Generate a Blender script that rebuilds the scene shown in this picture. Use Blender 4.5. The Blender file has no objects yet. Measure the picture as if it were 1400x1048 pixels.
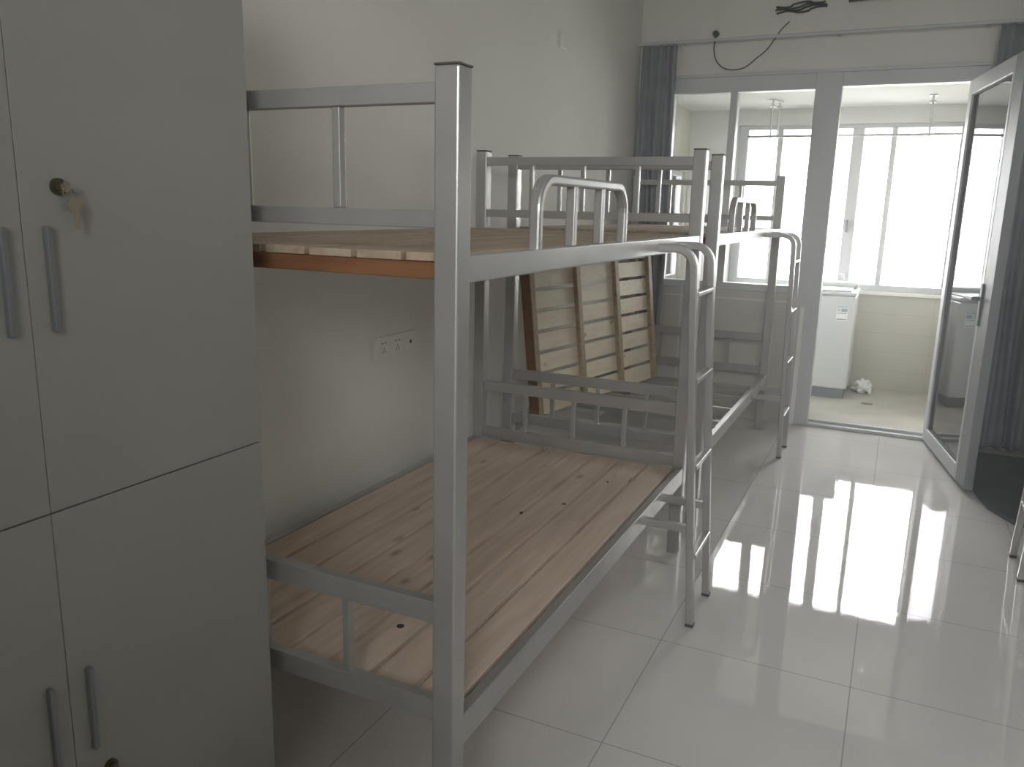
import bpy, bmesh, math, random
from mathutils import Vector, Matrix
random.seed(7)
sc = bpy.context.scene
col = sc.collection
sin, cos, PI = math.sin, math.cos, math.pi

# ---------------------------------------------------------------- camera, world, exposure
CAM = (1.7956, -1.2801, 1.4274)
YAW, PITCH, ROLL, FPX = 0.4384, -0.2132, 0.0249, 1106.5
cam_d = bpy.data.cameras.new('camera')
cam = bpy.data.objects.new('camera', cam_d)
col.objects.link(cam)
_fw = Vector((-sin(YAW) * cos(PITCH), cos(YAW) * cos(PITCH), sin(PITCH)))
_r = Vector((cos(YAW), sin(YAW), 0))
_u = _r.cross(_fw)
_r2 = _r * cos(ROLL) + _u * sin(ROLL)
_u2 = -_r * sin(ROLL) + _u * cos(ROLL)
_m = Matrix((_r2, _u2, -_fw)).transposed().to_4x4()
_m.translation = Vector(CAM)
cam.matrix_world = _m
cam_d.sensor_fit = 'HORIZONTAL'
cam_d.sensor_width = 36
cam_d.lens = FPX / 1400 * 36
cam_d.clip_start = 0.02
sc.camera = cam

sc.view_settings.view_transform = 'Standard'
sc.view_settings.look = 'None'
sc.view_settings.gamma = 1
sc.view_settings.use_curve_mapping = False
sc.view_settings.exposure = 1.5

w = bpy.data.worlds.new('overcast_sky')
sc.world = w
w.use_nodes = True
nt = w.node_tree
nt.nodes.clear()
wo = nt.nodes.new('ShaderNodeOutputWorld')
bg = nt.nodes.new('ShaderNodeBackground')
bg.inputs['Strength'].default_value = 9.5
tc = nt.nodes.new('ShaderNodeTexCoord')
sx = nt.nodes.new('ShaderNodeSeparateXYZ')
rp = nt.nodes.new('ShaderNodeValToRGB')
rp.color_ramp.elements[0].position = 0.42
rp.color_ramp.elements[0].color = (0.42, 0.42, 0.40, 1)
rp.color_ramp.elements[1].position = 0.55
rp.color_ramp.elements[1].color = (0.985, 0.985, 1.0, 1)
mr = nt.nodes.new('ShaderNodeMapRange')
mr.inputs['From Min'].default_value = -1
mr.inputs['From Max'].default_value = 1
L = nt.links.new
L(tc.outputs['Generated'], sx.inputs[0])
L(sx.outputs['Z'], mr.inputs['Value'])
L(mr.outputs[0], rp.inputs[0])
L(rp.outputs[0], bg.inputs['Color'])
L(bg.outputs[0], wo.inputs[0])


def portal(name, loc, rot, sx_, sy_):
    d = bpy.data.lights.new(name, 'AREA')
    d.shape = 'RECTANGLE'
    d.size = sx_
    d.size_y = sy_
    d.cycles.is_portal = True
    o = bpy.data.objects.new(name, d)
    o.location = loc
    o.rotation_euler = rot
    col.objects.link(o)


# daylight enters by the balcony windows and a fill window added behind the camera
portal('balcony_window_portal', (1.29, 6.32, 1.52), (-PI / 2, 0, 0), 1.9, 1.4)
portal('balcony_side_window_portal', (-0.12, 5.72, 1.3), (0, -PI / 2, 0), 1.0, 0.8)
portal('fill_window_portal', (2.5, -2.76, 2.2), (PI / 2, 0, 0), 1.62, 0.82)

# ---------------------------------------------------------------- materials


def mat(name, color, rough=0.6, metal=0.0, noise=0.0, nscale=8.0, bump=0.0, bscale=60.0, spec=0.5,
        stretch=(1, 1, 1), color2=None, coat=0.0):
    m = bpy.data.materials.new(name)
    m.use_nodes = True
    n = m.node_tree
    p = n.nodes['Principled BSDF']
    p.inputs['Base Color'].default_value = (*color, 1)
    p.inputs['Roughness'].default_value = rough
    p.inputs['Metallic'].default_value = metal
    p.inputs['Specular IOR Level'].default_value = spec
    p.inputs['Coat Weight'].default_value = coat
    t = n.nodes.new('ShaderNodeTexCoord')
    mp = n.nodes.new('ShaderNodeMapping')
    mp.inputs['Scale'].default_value = stretch
    n.links.new(t.outputs['Object'], mp.inputs[0])
    if noise > 0:
        nz = n.nodes.new('ShaderNodeTexNoise')
        nz.inputs['Scale'].default_value = nscale
        nz.inputs['Detail'].default_value = 5
        n.links.new(mp.outputs[0], nz.inputs['Vector'])
        mx = n.nodes.new('ShaderNodeValToRGB')
        c2 = color2 if color2 else tuple(c * (1 - noise) for c in color)
        mx.color_ramp.elements[0].position = 0.35
        mx.color_ramp.elements[1].position = 0.65
        mx.color_ramp.elements[0].color = (*c2, 1)
        mx.color_ramp.elements[1].color = (*color, 1)
        n.links.new(nz.outputs['Fac'], mx.inputs[0])
        n.links.new(mx.outputs[0], p.inputs['Base Color'])
    if bump > 0:
        nb = n.nodes.new('ShaderNodeTexNoise')
        nb.inputs['Scale'].default_value = bscale
        nb.inputs['Detail'].default_value = 3
        n.links.new(mp.outputs[0], nb.inputs['Vector'])
        b = n.nodes.new('ShaderNodeBump')
        b.inputs['Strength'].default_value = bump
        b.inputs['Distance'].default_value = 0.01
        n.links.new(nb.outputs['Fac'], b.inputs['Height'])
        n.links.new(b.outputs[0], p.inputs['Normal'])
    return m


def wood(name, c1, c2, knot, axis='Y', rough=0.6):
    """pine: long grain stretched along one axis, a few knots"""
    m = bpy.data.materials.new(name)
    m.use_nodes = True
    n = m.node_tree
    p = n.nodes['Principled BSDF']
    p.inputs['Roughness'].default_value = rough
    t = n.nodes.new('ShaderNodeTexCoord')
    mp = n.nodes.new('ShaderNodeMapping')
    s = {'X': (1.2, 16, 16), 'Y': (16, 1.2, 16), 'Z': (16, 16, 1.2)}[axis]
    mp.inputs['Scale'].default_value = s
    n.links.new(t.outputs['Object'], mp.inputs[0])
    nz = n.nodes.new('ShaderNodeTexNoise')
    nz.inputs['Scale'].default_value = 2.2
    nz.inputs['Detail'].default_value = 6
    nz.inputs['Distortion'].default_value = 0.6
    n.links.new(mp.outputs[0], nz.inputs['Vector'])
    r = n.nodes.new('ShaderNodeValToRGB')
    r.color_ramp.elements[0].position = 0.3
    r.color_ramp.elements[0].color = (*c2, 1)
    r.color_ramp.elements[1].position = 0.68
    r.color_ramp.elements[1].color = (*c1, 1)
    n.links.new(nz.outputs['Fac'], r.inputs[0])
    mp2 = n.nodes.new('ShaderNodeMapping')
    mp2.inputs['Scale'].default_value = {'X': (1, 2.2, 2.2), 'Y': (2.2, 1, 2.2), 'Z': (2.2, 2.2, 1)}[axis]
    n.links.new(t.outputs['Object'], mp2.inputs[0])
    v = n.nodes.new('ShaderNodeTexVoronoi')
    v.inputs['Scale'].default_value = 3.3
    n.links.new(mp2.outputs[0], v.inputs['Vector'])
    vr = n.nodes.new('ShaderNodeValToRGB')
    vr.color_ramp.elements[0].position = 0.03
    vr.color_ramp.elements[0].color = (1, 1, 1, 1)
    vr.color_ramp.elements[1].position = 0.13
    vr.color_ramp.elements[1].color = (0, 0, 0, 1)
    n.links.new(v.outputs['Distance'], vr.inputs[0])
    mx = n.nodes.new('ShaderNodeMixRGB')
    n.links.new(vr.outputs[0], mx.inputs[0])
    n.links.new(r.outputs[0], mx.inputs[1])
    mx.inputs[2].default_value = (*knot, 1)
    n.links.new(mx.outputs[0], p.inputs['Base Color'])
    b = n.nodes.new('ShaderNodeBump')
    b.inputs['Strength'].default_value = 0.25
    b.inputs['Distance'].default_value = 0.004
    n.links.new(nz.outputs['Fac'], b.inputs['Height'])
    n.links.new(b.outputs[0], p.inputs['Normal'])
    return m


def tiles(name, c, grout, sx_, sy_, ox, oy, rough, bump=0.0, axes='XY', gw=0.004, spec=0.5, noise=0.06, clear=0.0):
    m = bpy.data.materials.new(name)
    m.use_nodes = True
    n = m.node_tree
    p = n.nodes['Principled BSDF']
    p.inputs['Roughness'].default_value = rough
    p.inputs['Specular IOR Level'].default_value = spec
    t = n.nodes.new('ShaderNodeTexCoord')
    sp = n.nodes.new('ShaderNodeSeparateXYZ')
    n.links.new(t.outputs['Object'], sp.inputs[0])

    def line(out, off, size):
        a = n.nodes.new('ShaderNodeMath'); a.operation = 'SUBTRACT'
        n.links.new(out, a.inputs[0]); a.inputs[1].default_value = off - size / 2
        q = n.nodes.new('ShaderNodeMath'); q.operation = 'PINGPONG'
        n.links.new(a.outputs[0], q.inputs[0]); q.inputs[1].default_value = size / 2
        z = n.nodes.new('ShaderNodeMath'); z.operation = 'GREATER_THAN'
        n.links.new(q.outputs[0], z.inputs[0]); z.inputs[1].default_value = size / 2 - gw / 2
        return z.outputs[0]
    a = line(sp.outputs[axes[0]], ox, sx_)
    b = line(sp.outputs[axes[1]], oy, sy_)
    mxx = n.nodes.new('ShaderNodeMath'); mxx.operation = 'MAXIMUM'
    n.links.new(a, mxx.inputs[0]); n.links.new(b, mxx.inputs[1])
    nz = n.nodes.new('ShaderNodeTexNoise')
    nz.inputs['Scale'].default_value = 2.5
    nz.inputs['Detail'].default_value = 8
    n.links.new(t.outputs['Object'], nz.inputs['Vector'])
    r = n.nodes.new('ShaderNodeValToRGB')
    r.color_ramp.elements[0].position = 0.35
    r.color_ramp.elements[0].color = (*[k * (1 - noise) for k in c], 1)
    r.color_ramp.elements[1].position = 0.65
    r.color_ramp.elements[1].color = (*c, 1)
    n.links.new(nz.outputs['Fac'], r.inputs[0])
    mx = n.nodes.new('ShaderNodeMixRGB')
    n.links.new(mxx.outputs[0], mx.inputs[0])
    n.links.new(r.outputs[0], mx.inputs[1])
    mx.inputs[2].default_value = (*grout, 1)
    n.links.new(mx.outputs[0], p.inputs['Base Color'])
    if bump > 0:
        nb = n.nodes.new('ShaderNodeTexNoise')
        nb.inputs['Scale'].default_value = 26
        nb.inputs['Detail'].default_value = 6
        nb.inputs['Distortion'].default_value = 1.5
        n.links.new(t.outputs['Object'], nb.inputs['Vector'])
        bb = n.nodes.new('ShaderNodeBump')
        bb.inputs['Strength'].default_value = bump
        bb.inputs['Distance'].default_value = 0.002
        n.links.new(nb.outputs['Fac'], bb.inputs['Height'])
        n.links.new(bb.outputs[0], p.inputs['Normal'])
    return m


def glass(name, tint=(0.95, 0.955, 0.95)):
    """thin window glass: clear at right angles, mirror-like at a grazing one"""
    m = bpy.data.materials.new(name)
    m.use_nodes = True
    n = m.node_tree
    n.nodes.clear()
    o = n.nodes.new('ShaderNodeOutputMaterial')
    mx = n.nodes.new('ShaderNodeMixShader')
    f = n.nodes.new('ShaderNodeFresnel')
    f.inputs['IOR'].default_value = 1.5
    g = n.nodes.new('ShaderNodeNewGeometry')
    mp = n.nodes.new('ShaderNodeMath'); mp.operation = 'MULTIPLY'; mp.inputs[1].default_value = 1.4; mp.use_clamp = True
    t = n.nodes.new('ShaderNodeBsdfTransparent')
    t.inputs[0].default_value = (*tint, 1)
    gl = n.nodes.new('ShaderNodeBsdfGlossy')
    gl.inputs['Roughness'].default_value = 0.01
    n.links.new(f.outputs[0], mp.inputs[0])
    n.links.new(mp.outputs[0], mx.inputs[0])
    n.links.new(t.outputs[0], mx.inputs[1])
    n.links.new(gl.outputs[0], mx.inputs[2])
    n.links.new(mx.outputs[0], o.inputs[0])
    return m


M = {}
M['wall'] = mat('white_wall_paint', (0.86, 0.845, 0.79), 0.85, noise=0.04, nscale=1.4, bump=0.05, bscale=90)
M['ceil'] = mat('ceiling_paint', (0.88, 0.88, 0.87), 0.9)
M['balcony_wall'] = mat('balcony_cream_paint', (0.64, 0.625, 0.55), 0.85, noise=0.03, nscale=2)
M['floor'] = tiles('polished_floor_tile', (0.80, 0.78, 0.75), (0.45, 0.44, 0.42), 0.6, 0.61, 1.207, 1.225, 0.018, bump=0.03, spec=0.42, gw=0.0035)
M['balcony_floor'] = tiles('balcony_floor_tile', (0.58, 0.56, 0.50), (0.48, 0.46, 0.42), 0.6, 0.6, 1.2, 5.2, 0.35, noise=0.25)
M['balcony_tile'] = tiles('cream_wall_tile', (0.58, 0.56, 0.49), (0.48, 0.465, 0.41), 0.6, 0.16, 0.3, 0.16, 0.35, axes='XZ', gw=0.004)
M['panel_tile'] = tiles('parapet_tile', (0.70, 0.69, 0.62), (0.85, 0.85, 0.80), 0.6, 0.845, 0.4, 0.845, 0.3, axes='XZ', gw=0.010)
M['steel'] = mat('silver_painted_steel', (0.50, 0.495, 0.475), 0.36, metal=0.55, noise=0.10, nscale=7, bump=0.03, bscale=120)
M['cap'] = mat('dark_plastic_cap', (0.10, 0.09, 0.08), 0.5)
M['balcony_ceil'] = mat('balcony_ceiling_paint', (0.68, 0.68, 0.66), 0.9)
M['pvc_grey'] = mat('balcony_window_profile', (0.50, 0.51, 0.52), 0.45)
M['stile_grey'] = mat('grey_stile_profile', (0.30, 0.315, 0.32), 0.5)
M['dark_sheet'] = mat('dark_grey_sheet', (0.16, 0.172, 0.185), 0.8, noise=0.15, nscale=5, bump=0.2, bscale=40)
M['pvc'] = mat('white_window_profile', (0.66, 0.675, 0.68), 0.4, noise=0.03, nscale=4)
M['old_pine'] = wood('worn_pine_boards', (0.74, 0.60, 0.485), (0.58, 0.46, 0.365), (0.33, 0.24, 0.18))
M['tan_pine'] = wood('tan_pine_boards', (0.56, 0.45, 0.33), (0.40, 0.30, 0.21), (0.25, 0.17, 0.11))
M['new_pine'] = wood('fresh_pine_boards', (0.86, 0.74, 0.55), (0.72, 0.57, 0.38), (0.36, 0.25, 0.16))
M['batten'] = wood('brown_batten_wood', (0.30, 0.135, 0.055), (0.17, 0.07, 0.03), (0.10, 0.05, 0.03), axis='X')
M['pine_batten'] = wood('pine_batten_wood', (0.50, 0.40, 0.25), (0.36, 0.27, 0.16), (0.20, 0.13, 0.08), axis='X')
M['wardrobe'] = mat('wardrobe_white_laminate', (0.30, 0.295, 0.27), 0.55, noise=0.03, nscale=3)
M['gap'] = mat('dark_gap', (0.05, 0.045, 0.04), 0.9)
M['handle'] = mat('grey_handle_metal', (0.20, 0.21, 0.22), 0.45, metal=0.3)
M['lock'] = mat('dark_brass_lock', (0.10, 0.09, 0.055), 0.4, metal=0.6)
M['key'] = mat('worn_brass_key', (0.36, 0.31, 0.24), 0.4, metal=0.6)
M['curtain'] = mat('grey_curtain_cloth', (0.30, 0.315, 0.345), 0.9, noise=0.12, nscale=12, bump=0.08, bscale=200)
M['switch'] = mat('white_socket_plastic', (0.84, 0.83, 0.78), 0.35)
M['hole'] = mat('black_socket_hole', (0.03, 0.03, 0.03), 0.7)
M['washer'] = mat('washer_white_enamel', (0.62, 0.635, 0.64), 0.3)
M['washer_base'] = mat('washer_grey_base', (0.20, 0.22, 0.24), 0.5)
M['label_blue'] = mat('pale_blue_sticker', (0.42, 0.55, 0.62), 0.5)
M['label_dark'] = mat('grey_sticker_print', (0.30, 0.36, 0.42), 0.5)
M['label_white'] = mat('white_sticker', (0.88, 0.9, 0.9), 0.5)
M['wire'] = mat('black_cable_rubber', (0.035, 0.035, 0.035), 0.6)
M['chrome'] = mat('chrome_metal', (0.6, 0.6, 0.6), 0.25, metal=1.0)
M['bag'] = mat('white_plastic_bag', (0.85, 0.86, 0.84), 0.4)
M['paper'] = mat('white_scrap_paper', (0.9, 0.9, 0.88), 0.8)
M['glass'] = glass('clear_window_glass')
M['leaf_glass'] = glass('door_leaf_glass', (0.5, 0.53, 0.55))
M['rubber'] = mat('grey_glazing_rubber', (0.20, 0.21, 0.22), 0.7)
M['edge_trim'] = mat('pale_edge_trim', (0.92, 0.92, 0.86), 0.35)
M['sill'] = mat('white_stone_sill', (0.88, 0.88, 0.82), 0.3)
M['wood_door'] = mat('pale_room_door', (0.5, 0.42, 0.33), 0.6)

# ---------------------------------------------------------------- mesh helpers


class B:
    """collects shapes of one part, in world coordinates relative to the part's thing"""

    def __init__(self):
        self.bm = bmesh.new()

    def box(self, x0, x1, y0, y1, z0, z1, bev=0.0, mi=0, seg=2):
        if x1 < x0: x0, x1 = x1, x0
        if y1 < y0: y0, y1 = y1, y0
        if z1 < z0: z0, z1 = z1, z0
        t = bmesh.new()
        bmesh.ops.create_cube(t, size=1)
        for v in t.verts:
            v.co = Vector(((x0 + x1) / 2 + v.co.x * (x1 - x0), (y0 + y1) / 2 + v.co.y * (y1 - y0), (z0 + z1) / 2 + v.co.z * (z1 - z0)))
        if bev > 0:
            bmesh.ops.bevel(t, geom=t.edges[:], offset=bev, segments=seg, affect='EDGES', profile=0.5)
        self._add(t, mi)
        return self

    def _add(self, t, mi=0, mtx=None, smooth=False):
        if mtx is not None:
            t.transform(mtx)
        for f in t.faces:
            f.material_index = mi
            f.smooth = smooth
        me = bpy.data.meshes.new('tmp')
        t.to_mesh(me)
        t.free()
        n0 = len(self.bm.faces)
        self.bm.from_mesh(me)
        bpy.data.meshes.remove(me)

    def cyl(self, p0, p1, r, seg=16, mi=0, r2=None):
        p0, p1 = Vector(p0), Vector(p1)
        d = p1 - p0
        t = bmesh.new()
        bmesh.ops.create_cone(t, cap_ends=True, segments=seg, radius1=r, radius2=r if r2 is None else r2, depth=d.length)
        q = d.to_track_quat('Z', 'Y').to_matrix().to_4x4()
        q.translation = (p0 + p1) / 2
        self._add(t, mi, q)
        for f in self.bm.faces:
            if len(f.verts) == 4 and f.material_index == mi and seg > 8:
                pass
        return self

    def sweep(self, pts, ref, a, b, mi=0, rnd=0.0, seg=8, cap=True):
        """sweep a rounded rectangle a (along ref) x b, or a circle when rnd='c' (radius a)"""
        pts = [Vector(p) for p in pts]
        prof = []
        if rnd == 'c':
            for i in range(seg):
                th = 2 * PI * i / seg
                prof.append((a * cos(th), a * sin(th)))
        else:
            r = rnd
            for cx, cy, s in ((a / 2 - r, b / 2 - r, 0), (-a / 2 + r, b / 2 - r, PI / 2), (-a / 2 + r, -b / 2 + r, PI), (a / 2 - r, -b / 2 + r, 1.5 * PI)):
                for k in range(3 if r > 0 else 1):
                    th = s + k * PI / 4
                    prof.append((cx + r * cos(th), cy + r * sin(th)))
        rings = []
        n = len(pts)
        ref0 = Vector(ref) if ref is not None else None
        prev = None
        for i, p in enumerate(pts):
            if i == 0: tg = pts[1] - pts[0]
            elif i == n - 1: tg = pts[-1] - pts[-2]
            else: tg = (pts[i + 1] - pts[i]).normalized() + (pts[i] - pts[i - 1]).normalized()
            tg.normalize()
            if ref0 is not None:
                u = ref0 - tg * ref0.dot(tg)
            else:
                if prev is None:
                    prev = Vector((0, 0, 1)) if abs(tg.z) < 0.9 else Vector((1, 0, 0))
                u = prev - tg * prev.dot(tg)
            u.normalize()
            prev = u
            v = tg.cross(u)
            rings.append([self.bm.verts.new(p + u * x + v * y) for x, y in prof])
        k = len(prof)
        for i in range(n - 1):
            for j in range(k):
                f = self.bm.faces.new((rings[i][j], rings[i][(j + 1) % k], rings[i + 1][(j + 1) % k], rings[i + 1][j]))
                f.material_index = mi
                f.smooth = (rnd == 'c')
        if cap:
            f = self.bm.faces.new(rings[0][::-1]); f.material_index = mi
            f = self.bm.faces.new(rings[-1]); f.material_index = mi
        return self

    def build(self, name, mats, parent=None, mtx=None):
        bmesh.ops.recalc_face_normals(self.bm, faces=self.bm.faces[:])
        me = bpy.data.meshes.new(name)
        if mtx is not None:
            self.bm.transform(mtx)
        if parent is not None:
            self.bm.transform(Matrix.Translation(-world_loc(parent)))
        self.bm.to_mesh(me)
        self.bm.free()
        if not isinstance(mats, (list, tuple)): mats = [mats]
        for m in mats: me.materials.append(M[m])
        o = bpy.data.objects.new(name, me)
        col.objects.link(o)
        if parent is not None: o.parent = parent
        return o


def world_loc(o):
    v = Vector((0, 0, 0))
    while o is not None:
        v += o.location
        o = o.parent
    return v


def tag(o, label, cat, group=None, kind=None):
    o['label'] = label
    o['category'] = cat
    if group: o['group'] = group
    if kind: o['kind'] = kind
    return o


def thing(name, loc, label, cat, group=None):
    o = bpy.data.objects.new(name, None)
    o.empty_display_size = 0.1
    o.location = loc
    col.objects.link(o)
    return tag(o, label, cat, group)


def struct(o, label, cat):
    return tag(o, label, cat, kind='structure')


def arc(c, r, a0, a1, n, f):
    """points of an arc: f maps (cos, sin) components onto an axis pair"""
    return [f(c[0] + r * cos(a0 + (a1 - a0) * i / n), c[1] + r * sin(a0 + (a1 - a0) * i / n)) for i in range(n + 1)]


# ---------------------------------------------------------------- the room
YD = 4.54           # room-side face of the glazed partition
XR = 3.62           # right wall
YB = -2.6           # wall behind the camera
CZ = 2.88           # ceiling
BY = 6.15           # balcony outer wall, inner face
BXR = 2.32          # balcony right wall
BCZ = 2.30          # balcony ceiling

struct(B().box(0, XR, YB, YD + 0.10, -0.12, 0).build('floor', 'floor'), 'polished off-white tile floor of the room', 'floor')
struct(B().box(-0.15, XR + 0.15, YB - 0.15, YD + 0.1, CZ, CZ + 0.12).build('ceiling', 'ceil'), 'plain white ceiling of the room', 'ceiling')
struct(B().box(-0.12, 0, YB - 0.15, YD + 0.1, -0.12, CZ).build('wall_left', 'wall'), 'plain off-white wall behind the bunk beds', 'wall')
struct(B().box(XR, XR + 0.12, YB - 0.15, YD + 0.1, -0.12, CZ).build('wall_right', 'wall'), 'off-white wall at the right of the room', 'wall')
# wall behind the camera with an opening for the added fill window
WB0, WB1, WBB, WBT = 1.7, 3.3, 1.8, 2.6
b = B()
b.box(0, WB0, YB - 0.15, YB, -0.12, CZ)
b.box(WB1, XR, YB - 0.15, YB, -0.12, CZ)
b.box(WB0, WB1, YB - 0.15, YB, WBT, CZ)
b.box(WB0, WB1, YB - 0.15, YB, -0.12, WBB)
struct(b.build('wall_back', 'wall'), 'off-white wall behind the camera with an opening for the added fill window', 'wall')
# partition wall around the glazing
b = B()
b.box(0, XR, YD, YD + 0.10, 2.337, CZ)                  # above
b.box(2.16, XR, YD, YD + 0.10, -0.12, 2.337)            # right
b.box(0, 0.20, YD, YD + 0.10, -0.12, 2.337)             # left sliver
struct(b.build('wall_far', 'wall'), 'far wall above and beside the glazed balcony partition', 'wall')
b = B()
b.box(0.20, 1.20, YD + 0.005, YD + 0.10, -0.12, 0.905)
struct(b.build('wall_parapet', 'panel_tile'), 'low tiled wall under the partition windows', 'wall')
b = B()
b.box(1.225, 1.252, YD - 0.032, YD - 0.0195, 0, 0.82, 0.002)
struct(b.build('trim_1', 'edge_trim'), 'pale vertical edge trim beside the low tiled wall', 'trim')
b = B()
b.box(0.10, 2.16, YD - 0.02, YD, 2.325, 2.345, 0.002)
struct(b.build('trim_2', 'pvc'), 'thin white ledge on top of the partition frame', 'trim')

# window frame of the partition: two panes beside the door
Y0, Y1 = YD - 0.015, YD + 0.065
b = B()
b.box(0.20, 0.257, Y0, Y1, 0.905, 2.225, 0.004)         # left jamb
b.box(0.20, 1.183, Y0, Y1, 2.225, 2.325, 0.004)         # head
b.box(0.20, 1.183, Y0, Y1, 0.905, 0.955, 0.004)         # bottom
b.box(0.647, 0.695, Y0 - 0.006, Y1, 0.955, 2.225, 0.004)
win = struct(b.build('window_1', 'pvc'), 'two-pane white framed window between room and balcony', 'window')
b = B()
b.box(0.257, 0.647, YD + 0.02, YD + 0.026, 0.955, 2.225)
b.build('window_pane', 'glass', win)
b = B()
b.box(0.695, 1.183, YD + 0.03, YD + 0.036, 0.955, 2.225)
b.build('window_pane', 'glass', win)

# the door opening: frame + open leaf
b = B()
b.box(1.183, 1.345, Y0 - 0.004, Y1, 0.0, 2.325, 0.005)
b.box(1.345, 2.16, Y0, Y1, 2.237, 2.325, 0.004)
b.box(2.075, 2.16, Y0, Y1, 0.0, 2.237, 0.004)
b.box(1.345, 2.075, Y0 - 0.01, Y1, 0.0, 0.022, 0.003)
b.box(1.345, 2.075, YD + 0.03, YD + 0.05, 0.022, 0.04, 0.002)
dr = struct(b.build('door_1', 'pvc'), 'white door frame of the doorway to the balcony', 'door')
# leaf, built in a local frame: u along the leaf from the hinge, n = thickness
H = Vector((2.085, 4.50, 0))
F = Vector((2.262, 3.47, 0))
du = (F - H)
LW = du.length
du.normalize()
mtx = Matrix.Translation(H) @ Matrix(((du.x, -du.y, 0, 0), (du.y, du.x, 0, 0), (0, 0, 1, 0), (0, 0, 0, 1)))
LB, LT = 0.02, 2.235
leaf = B()
GL = LW - 0.20      # free-edge side of the glass
leaf.box(0, 0.075, -0.025, 0.025, LB, LT, 0.004)
leaf.box(GL, GL + 0.035, -0.025, 0.025, LB, LT, 0.004)
leaf.box(0.075, GL, -0.025, 0.025, LT - 0.085, LT, 0.004)
leaf.box(0.075, GL, -0.025, 0.025, LB, LB + 0.085, 0.004)
lf = leaf.build('door_leaf', 'pvc', dr, mtx)
B().box(GL + 0.035, LW, -0.024, 0.024, LB, LT, 0.004).build('door_stile', 'stile_grey', lf, mtx)
g = B().box(0.07, GL + 0.005, -0.004, 0.004, LB + 0.08, LT - 0.08)
g.build('door_pane', 'leaf_glass', lf, mtx)
g = B()
for s in (-1, 1):
    y_a, y_b = s * 0.004, s * 0.014
    g.box(0.075, 0.082, y_a, y_b, LB + 0.085, LT - 0.085)
    g.box(GL - 0.007, GL, y_a, y_b, LB + 0.085, LT - 0.085)
    g.box(0.082, GL - 0.007, y_a, y_b, LT - 0.092, LT - 0.085)
    g.box(0.082, GL - 0.007, y_a, y_b, LB + 0.085, LB + 0.092)
g.build('glazing_strip', 'rubber', lf, mtx)
g = B()
for s in (-1, 1):
    y_a, y_b = s * 0.024, s * 0.034
    g.box(GL + 0.02, GL + 0.055, y_a, y_b, 0.88, 1.10, 0.003)
    g.cyl((GL + 0.037, s * 0.034, 1.02), (GL + 0.037, s * 0.07, 1.02), 0.009)
    g.sweep([(GL + 0.037, s * 0.068, 1.02), (GL - 0.08, s * 0.068, 1.02)], (0, 0, 1), 0.02, 0.012, rnd=0.004)
g.build('door_handle', 'handle', lf, mtx)

# ---------------------------------------------------------------- the balcony
struct(B().box(0, BXR, YD + 0.10, BY, -0.12, 0.0).build('floor_balcony', 'balcony_floor'), 'dusty cream tiled balcony floor', 'floor')
struct(B().box(-0.12, BXR + 0.12, YD + 0.10, BY + 0.15, BCZ, BCZ + 0.12).build('ceiling_balcony', 'balcony_ceil'), 'white balcony ceiling', 'ceiling')
b = B()
b.box(-0.12, 0, YD + 0.10, 5.35, -0.12, BCZ)
b.box(-0.12, 0, 6.10, BY + 0.15, -0.12, BCZ)
b.box(-0.12, 0, 5.35, 6.10, -0.12, 0.84)
b.box(-0.12, 0, 5.35, 6.10, 1.78, BCZ)
struct(b.build('wall_balcony_left', 'balcony_wall'), 'cream balcony wall with a small side window', 'wall')
struct(B().box(BXR, BXR + 0.12, YD + 0.10, BY + 0.15, -0.12, BCZ).build('wall_balcony_right', 'balcony_wall'), 'cream balcony wall on the right', 'wall')
struct(B().box(0, BXR, BY, BY + 0.15, -0.12, 0.795).build('wall_balcony_front', 'balcony_tile'), 'cream tiled wall below the balcony windows', 'wall')
b = B()
b.box(0, BXR, BY, BY + 0.15, 2.17, BCZ)
b.box(0, 0.42, BY, BY + 0.15, 0.795, 2.17)
b.box(2.17, BXR, BY, BY + 0.15, 0.795, 2.17)
struct(b.build('wall_balcony_lintel', 'balcony_ceil'), 'cream lintel and piers around the balcony windows', 'wall')
struct(B().box(0.42, 2.17, BY - 0.035, BY + 0.13, 0.795, 0.822, 0.004).build('trim_3', 'sill'), 'white stone sill of the balcony windows', 'trim')
# big balcony window
b = B()
ya, yb = BY + 0.03, BY + 0.09
b.box(0.42, 0.50, ya, yb, 0.822, 2.17, 0.004)
b.box(2.125, 2.17, ya, yb, 0.822, 2.17, 0.004)
b.box(0.50, 2.125, ya, yb, 2.135, 2.17, 0.004)
b.box(0.50, 2.125, ya, yb, 0.822, 0.872, 0.004)
b.box(0.745, 0.787, ya, yb, 0.872, 2.135, 0.004)
b.box(1.07, 1.11, ya, yb, 0.872, 2.135, 0.004)
b.box(1.335, 1.425, ya, yb, 0.872, 2.135, 0.004)
b.box(1.63, 1.672, ya, yb, 0.872, 2.135, 0.004)
w2 = struct(b.build('window_2', 'pvc_grey'), 'wide white framed balcony window full of daylight', 'window')
for x0, x1 in ((0.50, 0.745), (0.787, 1.07), (1.11, 1.335), (1.425, 1.63), (1.672, 2.125)):
    B().box(x0, x1, BY + 0.058, BY + 0.063, 0.872, 2.135).build('window_pane', 'glass', w2)
B().box(1.355, 1.372, ya - 0.03, ya, 1.30, 1.40, 0.003).build('window_latch', 'handle', w2)
b = B()
xa, xb = -0.09, -0.03
b.box(xa, xb, 5.35, 5.39, 0.84, 1.78, 0.004)
b.box(xa, xb, 6.06, 6.10, 0.84, 1.78, 0.004)
b.box(xa, xb, 5.39, 6.06, 1.74, 1.78, 0.004)
b.box(xa, xb, 5.39, 6.06, 0.84, 0.88, 0.004)
b.box(xa, xb, 5.70, 5.74, 0.88, 1.74, 0.004)
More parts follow.
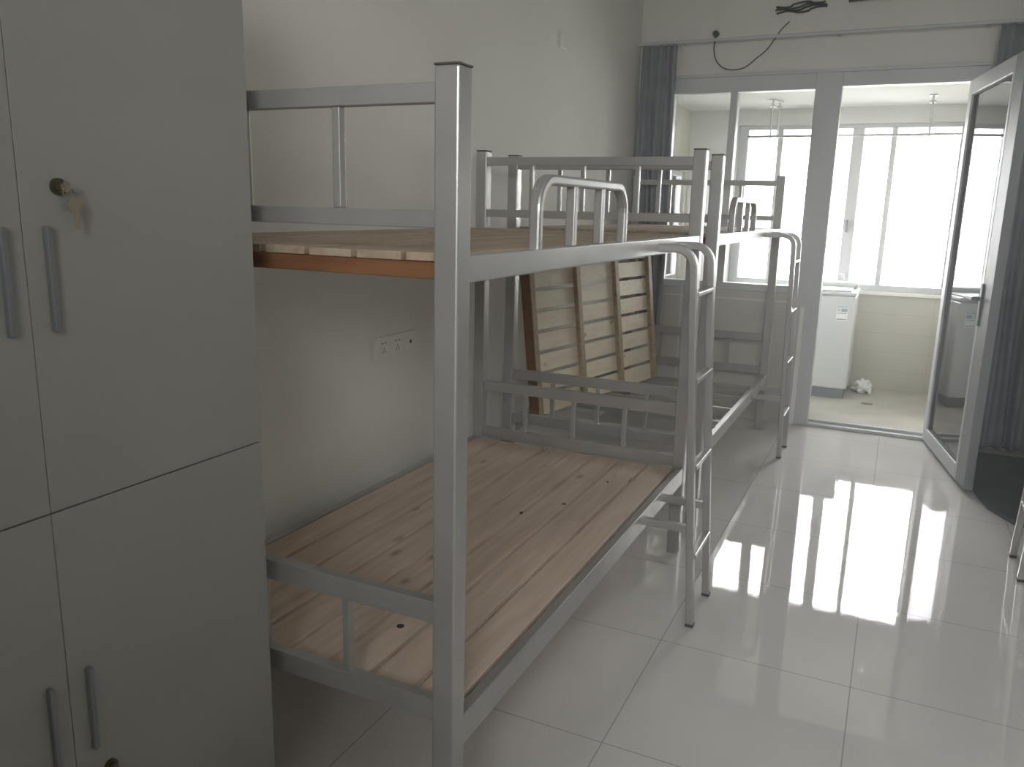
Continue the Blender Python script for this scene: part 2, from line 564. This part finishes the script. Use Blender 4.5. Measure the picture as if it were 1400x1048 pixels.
w3 = struct(b.build('window_3', 'pvc'), 'small white framed side window of the balcony', 'window')
for y0, y1 in ((5.39, 5.70), (5.74, 6.06)):
    B().box(-0.062, -0.057, y0, y1, 0.88, 1.74).build('window_pane', 'glass', w3)
# unseen window added in the back wall to brighten the near room
b = B()
ya, yb = YB - 0.11, YB - 0.05
b.box(WB0, WB0 + 0.04, ya, yb, WBB, WBT, 0.004)
b.box(WB1 - 0.04, WB1, ya, yb, WBB, WBT, 0.004)
b.box(WB0 + 0.04, WB1 - 0.04, ya, yb, WBT - 0.04, WBT, 0.004)
b.box(WB0 + 0.04, WB1 - 0.04, ya, yb, WBB, WBB + 0.04, 0.004)
w4 = struct(b.build('fill_window', 'pvc'), 'small white framed window added behind the camera as fill light', 'window')
B().box(WB0 + 0.04, WB1 - 0.04, YB - 0.083, YB - 0.078, WBB + 0.04, WBT - 0.04).build('window_pane', 'glass', w4)

# ---------------------------------------------------------------- bunk beds
PW = 0.05
HZ = 1.67


def bunk(name, y0, length, label, lean, xb=0.083, mirror=None, bars=True):
    """bunk bed along a side wall; mirror = X plane to mirror about"""
    fx = (lambda x: x) if mirror is None else (lambda x: 2 * mirror - x)
    xo = xb + 0.9985
    y1 = y0 + length
    root = thing(name, (fx((xb + xo) / 2), (y0 + y1) / 2, 0), label, 'bunk bed', 'silver steel bunk beds')

    def bx(bb, a0, a1, *r, **k):
        return bb.box(fx(a0), fx(a1), *r, **k)
    S = 'steel'
    for px in (xb, xo - PW):
        for py in (y0, y1 - PW):
            p = bx(B(), px, px + PW, py, py + PW, 0.0, HZ - 0.004, bev=0.004).build('post', S, root)
            bx(B(), px - 0.001, px + PW + 0.001, py - 0.001, py + PW + 0.001, HZ - 0.004, HZ, bev=0.0015).build('post_cap', 'cap', p)
    # side rails with an inner ledge that carries the board
    for zt, zb in ((1.340, 1.290), (0.386, 0.318)):
        for side in (0, 1):
            bb = B()
            if side:
                bx(bb, xo - 0.030, xo - 0.002, y0 + PW, y1 - PW, zb, zt, bev=0.003)
                bx(bb, xo - 0.055, xo - 0.030, y0 + PW, y1 - PW, zt - 0.0555, zt - 0.0500)
            else:
                bx(bb, xb + 0.002, xb + 0.030, y0 + PW, y1 - PW, zb, zt, bev=0.003)
                bx(bb, xb + 0.030, xb + 0.055, y0 + PW, y1 - PW, zt - 0.0555, zt - 0.0500)
            bb.build('side_rail', S, root)
    # end rails: two high, two low, three spindles between each pair
    for ya in (y0 + 0.012, y1 - 0.038):
        for z1_, z0_ in ((1.641, 1.606), (1.420, 1.388), (0.650, 0.603), (0.431, 0.382)):
            bx(B(), xb + PW, xo - PW, ya, ya + 0.026, z0_, z1_, bev=0.002).build('end_rail', S, root)
        for z0_, z1_ in ((1.420, 1.606), (0.431, 0.603)):
            for xs in (0.34, 0.573, 0.807):
                xs = xs - 0.083 + xb
                bx(B(), xs - 0.009, xs + 0.009, ya + 0.004, ya + 0.022, z0_, z1_, bev=0.002).build('spindle', S, root)
    # guard hoop on the upper front rail
    xc = xo - 0.018
    ya, yb_, zt, r = y0 + 0.385, y0 + 1.0, 1.492, 0.07
    pts = [(fx(xc), ya, 1.34)] + arc((ya + r, zt - r), r, PI, PI / 2, 8, lambda a, c: (fx(xc), a, c)) + \
        arc((yb_ - r, zt - r), r, PI / 2, 0, 8, lambda a, c: (fx(xc), a, c)) + [(fx(xc), yb_, 1.34)]
    hp = B().sweep(pts, (1, 0, 0), 0.028, 0.024, rnd=0.006)
    for yy in (0.60, 0.80):
        bx(hp, xc - 0.012, xc + 0.012, y0 + yy - 0.011, y0 + yy + 0.011, 1.34, zt - 0.008, bev=0.003)
    hp.build('guard_hoop', S, root)
    # ladder hooked on the front
    xf = xo + 0.1895
    lad = B()
    stiles = (y0 + 1.369, y0 + 1.632)
    xtop = xf - lean
    for ys in stiles:
        r = 0.06
        ZH = 1.312
        pts = [(fx(xf), ys, 0.0), (fx(xf - lean * 0.5), ys, 0.6), (fx(xtop), ys, ZH - r)]
        pts += arc((xtop - r, ZH - r), r, 0, PI / 2, 8, lambda a, c, ys=ys: (fx(a), ys, c))[1:]
        pts += [(fx(xo - 0.003), ys, ZH)]
        lad.sweep(pts, (0, 1, 0), 0.028, 0.026, rnd=0.0035)
        lad.box(fx(xo - 0.004), fx(xf - lean * 0.33), ys - 0.011, ys + 0.011, 0.345, 0.372, 0.002)
    lo = lad.build('ladder', S, root)
    for z in (0.255, 0.575, 0.875, 1.165):
        x = xf - lean * z / 1.25
        rg = B()
        ym = (stiles[0] + stiles[1]) / 2
        hw = (stiles[1] - stiles[0]) / 2 - 0.012
        rg.sweep([(fx(x), ym - hw, z + 0.0), (fx(x), ym + hw, z)], (1, 0, 0), 0.032, 0.016, rnd=0.004)
        rg.build('rung', S, lo)
    for ys in stiles:
        B().box(fx(xf - 0.0145), fx(xf + 0.0145), ys - 0.0155, ys + 0.0155, 0, 0.012, 0.002).build('rubber_foot', 'cap', lo)
    if bars:
        for t in (0.17, 0.34, 0.5, 0.66, 0.83):
            yy = y0 + t * length
            bx(B(), xb + 0.03, xo - 0.03, yy - 0.014, yy + 0.014, 0.326, 0.352, bev=0.002).build('cross_bar', S, root)
    return root


bunk('bunk_bed', 0.0, 2.0, 'nearest silver steel bunk bed with wooden boards on both bunks', 0.075, bars=False)
bunk('bunk_bed', 2.262, 2.03, 'second silver steel bunk bed nearer the balcony, lower bunk without its board', 0.03, xb=0.086)
bunk('bunk_bed', 1.0, 2.0, 'silver steel bunk bed cut off at the right picture edge, only its ladder showing', 0.05, mirror=(1.271 + 2.385) / 2 + 0.0, bars=True)


def board(name, label, x0, x1, y0, y1, ztop, pmat, bmat, n, nb, seed, group, holes=(), bt=0.032, first=0.028):
    """slatted bed board: planks along Y over battens along X"""
    root = thing(name, ((x0 + x1) / 2, (y0 + y1) / 2, ztop - 0.05), label, 'bed board', group)
    rnd = random.Random(seed)
    pitch = (x1 - x0) / n
    pl = B()
    for i in range(n):
        a = x0 + i * pitch
        ea, eb = rnd.uniform(0, 0.003), rnd.uniform(0, 0.008)
        g0 = rnd.uniform(0.0045, 0.0085)
        pl.box(a + g0, a + pitch - g0, y0 + ea, y1 - eb, ztop - 0.017 - rnd.uniform(0, 0.001), ztop - rnd.uniform(0, 0.002), 0.0015)
    for hx, hy, hr in holes:
        pl.cyl((hx, hy, ztop - 0.004), (hx, hy, ztop + 0.0006), hr, 12, mi=1)
    pl.build('plank_panel', [pmat, 'gap'], root)
    for j in range(nb):
        yy = y0 + first + (y1 - y0 - first - 0.047) * j / (nb - 1)
        B().box(x0 + 0.005, x1 - 0.005, yy - 0.027, yy + 0.027, ztop - 0.0185 - bt, ztop - 0.0185, 0.002).build('batten', bmat, root)
    return root


board('bed_board', 'tan slatted wooden board on the top bunk of the nearest bed', 0.116, 1.049, 0.052, 1.948, 1.342, 'tan_pine', 'batten', 8, 6, 3, 'slatted wooden bed boards')
board('bed_board', 'worn brown slatted board with knot holes on the lower bunk of the nearest bed', 0.116, 1.049, 0.052, 1.925, 0.388, 'old_pine', 'old_pine', 8, 6, 5,
      'slatted wooden bed boards', holes=((0.76, 0.30, 0.010), (0.80, 1.31, 0.008), (0.86, 1.62, 0.006), (0.70, 1.16, 0.006)), first=0.16)
board('bed_board', 'tan slatted wooden board on the top bunk of the second bed', 0.119, 1.052, 2.315, 4.24, 1.342, 'tan_pine', 'batten', 8, 6, 9, 'slatted wooden bed boards')

# leaning board
A_ = Vector((0.165, 2.50, 0.356))
Bf = Vector((0.41, 3.885, 0.356))
uy = (Bf - A_).normalized()
LEN = (Bf - A_).length
up = Vector((-0.125, 0.0, 1.0))
up = (up - uy * up.dot(uy)).normalized()
nrm = uy.cross(up).normalized()
if nrm.x < 0: nrm = -nrm
rot = Matrix((uy, up, nrm)).transposed().to_4x4()
mt = Matrix.Translation(A_) @ rot
root = thing('bed_board', tuple((A_ + Bf) / 2), 'pale pine slatted board leaning upright against the wall on the second bed', 'bed board', 'slatted wooden bed boards')
hh = 0.885
pl = B()
n = 8
rnd = random.Random(4)
for i in range(n):
    a = i * hh / n
    pl.box(0.0 + rnd.uniform(0, 0.006), LEN - rnd.uniform(0, 0.006), a + (0.0095 if i else 0.0), a + hh / n - 0.0095, -0.018, 0.0, 0.0015)
# grain runs along local X here, so the material gets its own axis
M['lean_pine'] = wood('leaning_pine_boards', (0.93, 0.86, 0.69), (0.84, 0.73, 0.54), (0.36, 0.25, 0.16), axis='Y')
pl.build('plank_panel', 'lean_pine', root, mt)
for t in (0.016, 0.345, 0.665, 0.984):
    x = t * LEN
    B().box(x - 0.021, x + 0.021, 0.003, hh - 0.003, 0.0005, 0.027, 0.002).build('batten', 'pine_batten', root, mt)
B().box(-0.004, -0.0005, 0.003, hh - 0.003, -0.030, 0.026, 0.0005).build('edge_strip', 'batten', root, mt)

# ---------------------------------------------------------------- wardrobe
WX = 0.666
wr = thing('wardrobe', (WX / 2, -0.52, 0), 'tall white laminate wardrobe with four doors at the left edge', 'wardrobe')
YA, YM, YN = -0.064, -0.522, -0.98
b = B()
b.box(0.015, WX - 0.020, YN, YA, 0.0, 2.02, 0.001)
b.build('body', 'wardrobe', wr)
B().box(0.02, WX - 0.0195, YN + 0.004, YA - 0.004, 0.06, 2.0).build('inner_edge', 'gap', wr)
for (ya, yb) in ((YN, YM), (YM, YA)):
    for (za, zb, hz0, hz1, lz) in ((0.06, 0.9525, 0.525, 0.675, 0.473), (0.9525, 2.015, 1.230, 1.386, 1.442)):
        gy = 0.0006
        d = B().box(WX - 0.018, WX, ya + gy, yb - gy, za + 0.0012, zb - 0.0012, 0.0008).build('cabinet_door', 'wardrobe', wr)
        inner = yb if yb == YM else ya
        sgn = -1 if yb == YM else 1
        hy = inner + sgn * 0.034
        h = B().box(WX - 0.0005, WX + 0.011, hy - 0.0045, hy + 0.0045, hz0, hz1, 0.002)
        h.build('handle', 'handle', d)
        if sgn > 0:
            ly = inner + 0.060
            k = B()
            k.cyl((WX - 0.002, ly, lz), (WX + 0.005, ly, lz), 0.0125, 24)
            k.cyl((WX + 0.004, ly, lz), (WX + 0.009, ly, lz), 0.0085, 24)
            k.build('lock', 'lock', d)
            k = B()
            x = WX + 0.012
            k.box(WX + 0.009, x + 0.006, ly - 0.001, ly + 0.001, lz - 0.004, lz + 0.004)          # key in the lock
            k.cyl((x + 0.009, ly - 0.0012, lz), (x + 0.009, ly + 0.0012, lz), 0.0085, 20)
            yy = ly + 0.012
            # second key hanging from the ring
            ring = [(x + 0.006, ly + 0.004 + 0.009 * cos(a), lz - 0.008 + 0.009 * sin(a)) for a in [2 * PI * i / 16 for i in range(17)]]
            k.sweep(ring, (1, 0, 0), 0.0008, 0.0008, rnd='c', seg=6)
            k.cyl((x + 0.004, yy, lz - 0.026), (x + 0.007, yy, lz - 0.026), 0.0115, 20)
            k.box(x + 0.0045, x + 0.0065, yy - 0.001, yy + 0.006, lz - 0.060, lz - 0.034, 0.0004)
            k.build('key', 'key', d)

# ---------------------------------------------------------------- curtains


def curtain(name, label, x0, x1, yc, z0, z1, folds, amp, knot=None, seed=1, pinch=0.0):
    rnd = random.Random(seed)
    b = B()
    nx, nz = folds * 12, 40
    ph = [rnd.uniform(-0.6, 0.6) for _ in range(folds + 1)]
    fronts = []
    for j in range(nz + 1):
        tz = j / nz
        z = z0 + (z1 - z0) * tz
        row = []
        for i in range(nx + 1):
            t = i / nx
            k = t * folds
            a = amp * (0.55 + 0.45 * (1 - tz)) * (0.8 + 0.35 * sin(ph[int(k) % len(ph)] * 7))
            c = (x0 + x1) / 2
            wdt = 1.0 - pinch * math.exp(-((z - (knot or 0)) / 0.10) ** 2) if knot is not None else 1.0
            x = c + (x0 + (x1 - x0) * t - c) * wdt + 0.008 * sin(k * 2.1 + z * 3)
            y = yc + a * sin(2 * PI * k + 0.5 * sin(z * 2.3 + seed)) * (0.4 + 0.6 * wdt)
            row.append(b.bm.verts.new((x, y, z)))
        fronts.append(row)
    for j in range(nz):
        for i in range(nx):
            f = b.bm.faces.new((fronts[j][i], fronts[j][i + 1], fronts[j + 1][i + 1], fronts[j + 1][i]))
            f.smooth = True
    o = b.build(name, 'curtain')
    sm = o.modifiers.new('thickness', 'SOLIDIFY')
    sm.thickness = 0.002
    return tag(o, label, 'curtain', 'grey window curtains')


c1 = curtain('curtain', 'grey curtain gathered at the left end of the glazed partition', 0.035, 0.29, 4.435, 0.60, 2.53, 5, 0.030, knot=0.70, seed=2, pinch=0.08)
c2 = curtain('curtain', 'grey curtain gathered right of the open door leaf', 2.17, 3.05, 4.435, 0.03, 2.53, 11, 0.032, seed=5)
rod = B()
rod.cyl((0.01, 4.435, 2.545), (3.3, 4.435, 2.545), 0.010, 16)
rd = rod.build('curtain_rod', 'pvc')
tag(rd, 'thin white curtain rod above the glazed partition', 'curtain rod')
# brackets
for x in (0.30, 1.30, 2.12, 3.2):
    B().box(x - 0.008, x + 0.008, 4.425, YD, 2.535, 2.555, 0.002).build('rod_bracket', 'pvc', rd)
# fabric loops over the rod belong to the curtains
# thin flat dark grey sheet on the floor beyond the leaf
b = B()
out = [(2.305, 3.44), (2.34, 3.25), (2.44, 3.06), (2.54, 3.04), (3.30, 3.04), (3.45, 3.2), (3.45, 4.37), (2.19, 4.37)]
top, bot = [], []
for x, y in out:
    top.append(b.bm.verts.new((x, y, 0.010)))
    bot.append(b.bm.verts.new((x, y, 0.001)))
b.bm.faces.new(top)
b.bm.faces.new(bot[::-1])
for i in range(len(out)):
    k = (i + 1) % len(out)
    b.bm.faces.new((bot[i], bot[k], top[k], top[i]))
tag(b.build('floor_sheet', 'dark_sheet'), 'flat dark grey sheet lying on the floor right of the open door leaf', 'floor mat')
# ---------------------------------------------------------------- sockets, plug, cables
sp = thing('wall_socket', (0.0, 1.43, 0.88), 'white triple socket plate low on the left wall', 'wall socket')
for i, (ya, yb) in enumerate(((1.288, 1.384), (1.384, 1.480), (1.480, 1.576))):
    f = B().box(0.0, 0.012, ya + 0.0006, yb - 0.0006, 0.838, 0.924, 0.002).build('face_plate', 'switch', sp)
    yc, zc = (ya + yb) / 2, 0.881
    h = B()
    if i < 2:
        h.box(0.0121, 0.0127, yc - 0.016, yc - 0.006, zc + 0.016, zc + 0.020)
        h.box(0.0121, 0.0127, yc + 0.006, yc + 0.016, zc + 0.016, zc + 0.020)
        for s in (-1, 1):
            h.sweep([(0.0124, yc + s * 0.006, zc - 0.012), (0.0124, yc + s * 0.012, zc - 0.022)], (1, 0, 0), 0.0006, 0.0028)
        h.box(0.0121, 0.0127, yc - 0.0015, yc + 0.0015, zc - 0.008, zc + 0.000)
    else:
        h.cyl((0.0119, yc, zc), (0.0128, yc, zc), 0.0075, 16)
    h.build('socket_hole', 'hole', f)
bp = B().box(0.0, 0.012, 3.043, 3.129, 2.284, 2.370, 0.002)
bp.box(0.012, 0.0135, 3.050, 3.122, 2.291, 2.363, 0.001)
tag(bp.build('blank_cover_plate', 'switch'), 'small white blank cover plate high on the left wall', 'cover plate')

# small black plug with a drooping cable
pg = B()
pg.cyl((0.517, YD, 2.60), (0.517, YD - 0.022, 2.60), 0.020, 20)
pg.cyl((0.517, YD - 0.010, 2.60), (0.513, YD - 0.013, 2.545), 0.012, 12, r2=0.006)
tag(pg.build('cable_outlet', 'wire'), 'small black cable outlet on the wall above the partition window', 'cable outlet')
ctrl = [(0.513, YD - 0.014, 2.548), (0.512, YD - 0.016, 2.50), (0.535, YD - 0.03, 2.43), (0.59, YD - 0.035, 2.378), (0.665, YD - 0.04, 2.362),
        (0.735, YD - 0.04, 2.378), (0.80, YD - 0.035, 2.43), (0.855, YD - 0.03, 2.475), (0.895, YD - 0.025, 2.53), (0.94, YD - 0.02, 2.60), (0.985, YD - 0.015, 2.645)]


def catmull(P, k=6):
    P = [Vector(p) for p in P]
    out = []
    for i in range(len(P) - 1):
        p0, p1, p2, p3 = P[max(i - 1, 0)], P[i], P[i + 1], P[min(i + 2, len(P) - 1)]
        for j in range(k):
            t = j / k
            out.append(0.5 * ((2 * p1) + (p2 - p0) * t + (2 * p0 - 5 * p1 + 4 * p2 - p3) * t * t + (3 * p1 - p0 - 3 * p2 + p3) * t ** 3))
    out.append(P[-1])
    return out


tag(B().sweep(catmull(ctrl), None, 0.0035, 0, rnd='c', seg=8).build('loose_cable', 'wire'), 'thin dark cable drooping in a loop above the partition window', 'cable')
# coil of dark cable tacked high on the wall
cb = B()
rnd = random.Random(11)
for k in range(4):
    pts = []
    for i in range(15):
        t = i / 14
        pts.append((0.90 + 0.30 * t + rnd.uniform(-0.01, 0.01), YD - 0.010 - 0.008 * k, 2.715 + 0.010 * sin(t * 9 + k) + 0.012 * (k - 1.5) + 0.02 * t))
    cb.sweep(catmull(pts, 4), None, 0.006, 0, rnd='c', seg=8)
tag(cb.build('cable_bundle', 'wire'), 'dark bundle of cables high on the far wall at the top picture edge', 'cable bundle')
dk = B().sweep([(1.33, YD - 0.02, 2.755), (1.58, YD - 0.02, 2.768)], (0, 1, 0), 0.03, 0.045, rnd=0.008)
tag(dk.build('pipe_duct', 'cap'), 'dark pipe duct high on the far wall touching the top picture edge', 'duct')

# ---------------------------------------------------------------- things on the balcony
wm = thing('washing_machine', (1.23, 5.80, 0), 'white top-loading washing machine on the balcony behind the partition', 'washing machine')
x0, x1, y0, y1 = 0.955, 1.528, 5.56, 6.08
B().box(x0 + 0.015, x1 - 0.02, y0 + 0.015, y1 - 0.01, 0.0, 0.075, 0.004).build('base', 'washer_base', wm)
bd = B().box(x0, x1, y0, y1, 0.075, 0.82, 0.018, seg=4).build('body', 'washer', wm)
t = B()
t.box(x0 - 0.003, x1 + 0.003, y0 - 0.003, y1, 0.822, 0.85, 0.008)
t.build('top_rim', 'washer', wm)
t = B()
t.box(x0 + 0.04, x1 - 0.04, y0 + 0.02, y1 - 0.16, 0.851, 0.862, 0.004)
t.build('lid', 'washer', wm)
t = B()
t.box(x0 + 0.01, x1 - 0.01, y1 - 0.15, y1 - 0.005, 0.851, 0.90, 0.015, seg=3)
t.build('control_panel', 'washer', wm)
lb = B()
lb.box(1.395, 1.478, y0 - 0.0015, y0 - 0.0003, 0.625, 0.745)
ls = lb.build('energy_sticker', 'label_white', wm)
B().box(1.397, 1.476, y0 - 0.0025, y0 - 0.0016, 0.727, 0.743).build('sticker_header', 'label_blue', ls)
for a0, a1, c0, c1 in ((1.430, 1.474, 0.695, 0.722), (1.400, 1.424, 0.700, 0.708), (1.400, 1.424, 0.714, 0.720), (1.402, 1.470, 0.680, 0.686), (1.400, 1.474, 0.632, 0.640)):
    B().box(a0, a1, y0 - 0.0025, y0 - 0.0016, c0, c1).build('sticker_print', 'label_dark', ls)
# tap on the low wall behind the machine
tp = B()
tp.cyl((1.385, BY - 0.034, 0.93), (1.385, BY + 0.03, 0.93), 0.010, 14)
tp.cyl((1.385, BY - 0.034, 0.93), (1.385, BY - 0.034, 0.955), 0.007, 12)
tp.box(1.350, 1.405, BY - 0.040, BY - 0.028, 0.953, 0.962, 0.003)
tp.cyl((1.385, BY - 0.028, 0.93), (1.385, BY - 0.045, 0.908), 0.009, 12)
# bag of rubbish beside the machine
bg_ = B()
t = bmesh.new()
bmesh.ops.create_icosphere(t, subdivisions=4, radius=1)
rnd = random.Random(21)
from mathutils import noise as mn
for v in t.verts:
    d = v.co.normalized()
    k = 1 + 0.35 * mn.noise(d * 2.4 + Vector((3, 1, 2))) + 0.22 * mn.noise(d * 6.0)
    v.co = Vector((d.x * 0.075 * k, d.y * 0.10 * k, max(d.z * 0.06 * k + 0.045, 0.001)))
bg_._add(t, 0, Matrix.Translation((1.63, 5.95, 0)), True)
for k in range(2):
    pts = [(1.63 + 0.02 * k, 5.93, 0.08), (1.66 + 0.03 * k, 5.90, 0.05), (1.70, 5.88 - 0.03 * k, 0.012)]
    bg_.sweep(catmull(pts, 4), None, 0.012, 0, rnd='c', seg=6)
tag(bg_.build('plastic_bag', 'bag'), 'crumpled white plastic bag on the balcony floor beside the washing machine', 'plastic bag')
dn = B()
dn.cyl((1.693, 5.48, 0.0), (1.693, 5.48, 0.004), 0.045, 24)
dr_ = dn.build('floor_drain', 'chrome')
tag(dr_, 'small round metal drain in the balcony floor', 'floor drain')
B().cyl((1.685, 5.48, 0.004), (1.685, 5.48, 0.006), 0.022, 20).build('drain_grate', 'washer_base', dr_)

# clothes-drying rail hung from the balcony ceiling
ry = 5.55
rl = thing('drying_rail', (1.3, ry, BCZ), 'thin clothes rail hanging on rods below the balcony ceiling', 'drying rail')
hb = B().cyl((0.60, ry, 2.025), (2.10, ry, 2.025), 0.010, 12)
hb.build('rail', 'chrome', rl)
for x, yo in ((0.775, 0.0), (0.815, 0.08), (1.888, 0.0)):
    h = B()
    h.cyl((x, ry + yo, 2.01), (x, ry + yo, BCZ - 0.005), 0.008, 12)
    if yo:
        h.cyl((x, ry + yo, 2.025), (x, ry, 2.025), 0.007, 10)
    h.cyl((x, ry + yo, BCZ - 0.055), (x, ry + yo, BCZ - 0.042), 0.022, 14)
    h.cyl((x, ry + yo, BCZ - 0.010), (x, ry + yo, BCZ), 0.028, 16)
    h.build('hanger_rod', 'chrome', rl)

# scrap on the floor
t = bmesh.new()
bmesh.ops.create_icosphere(t, subdivisions=2, radius=1)
for v in t.verts:
    d = v.co.normalized()
    k = 1 + 0.6 * mn.noise(d * 3.1)
    v.co = Vector((d.x * 0.008 * k, d.y * 0.005 * k, max(d.z * 0.004 * k + 0.003, 0.0003)))
s = B()
s._add(t, 0, Matrix.Translation((1.66, 0.645, 0)))
tag(s.build('paper_scrap', 'paper'), 'tiny white scrap lying on the shiny floor near the bottom edge', 'scrap')
tag(tp.build('water_tap', 'chrome'), 'small metal tap above the washing machine by the balcony window', 'tap')

# ---------------------------------------------------------------- thin haze volume added to imitate milky lens glare by the windows
hm = bpy.data.materials.new('glare_haze')
hm.use_nodes = True
hn = hm.node_tree
hn.nodes.clear()
ho = hn.nodes.new('ShaderNodeOutputMaterial')
hv = hn.nodes.new('ShaderNodeVolumeScatter')
hv.inputs['Density'].default_value = 0.022
hv.inputs['Anisotropy'].default_value = 0.55
hn.links.new(hv.outputs[0], ho.inputs['Volume'])
M['haze'] = hm
hz = B().box(-0.3, XR + 0.3, YB - 0.3, BY + 0.3, -0.2, CZ + 0.2).build('haze', 'haze')
tag(hz, 'thin pale haze volume added to stand in for lens glare by the windows', 'haze', kind='stuff')
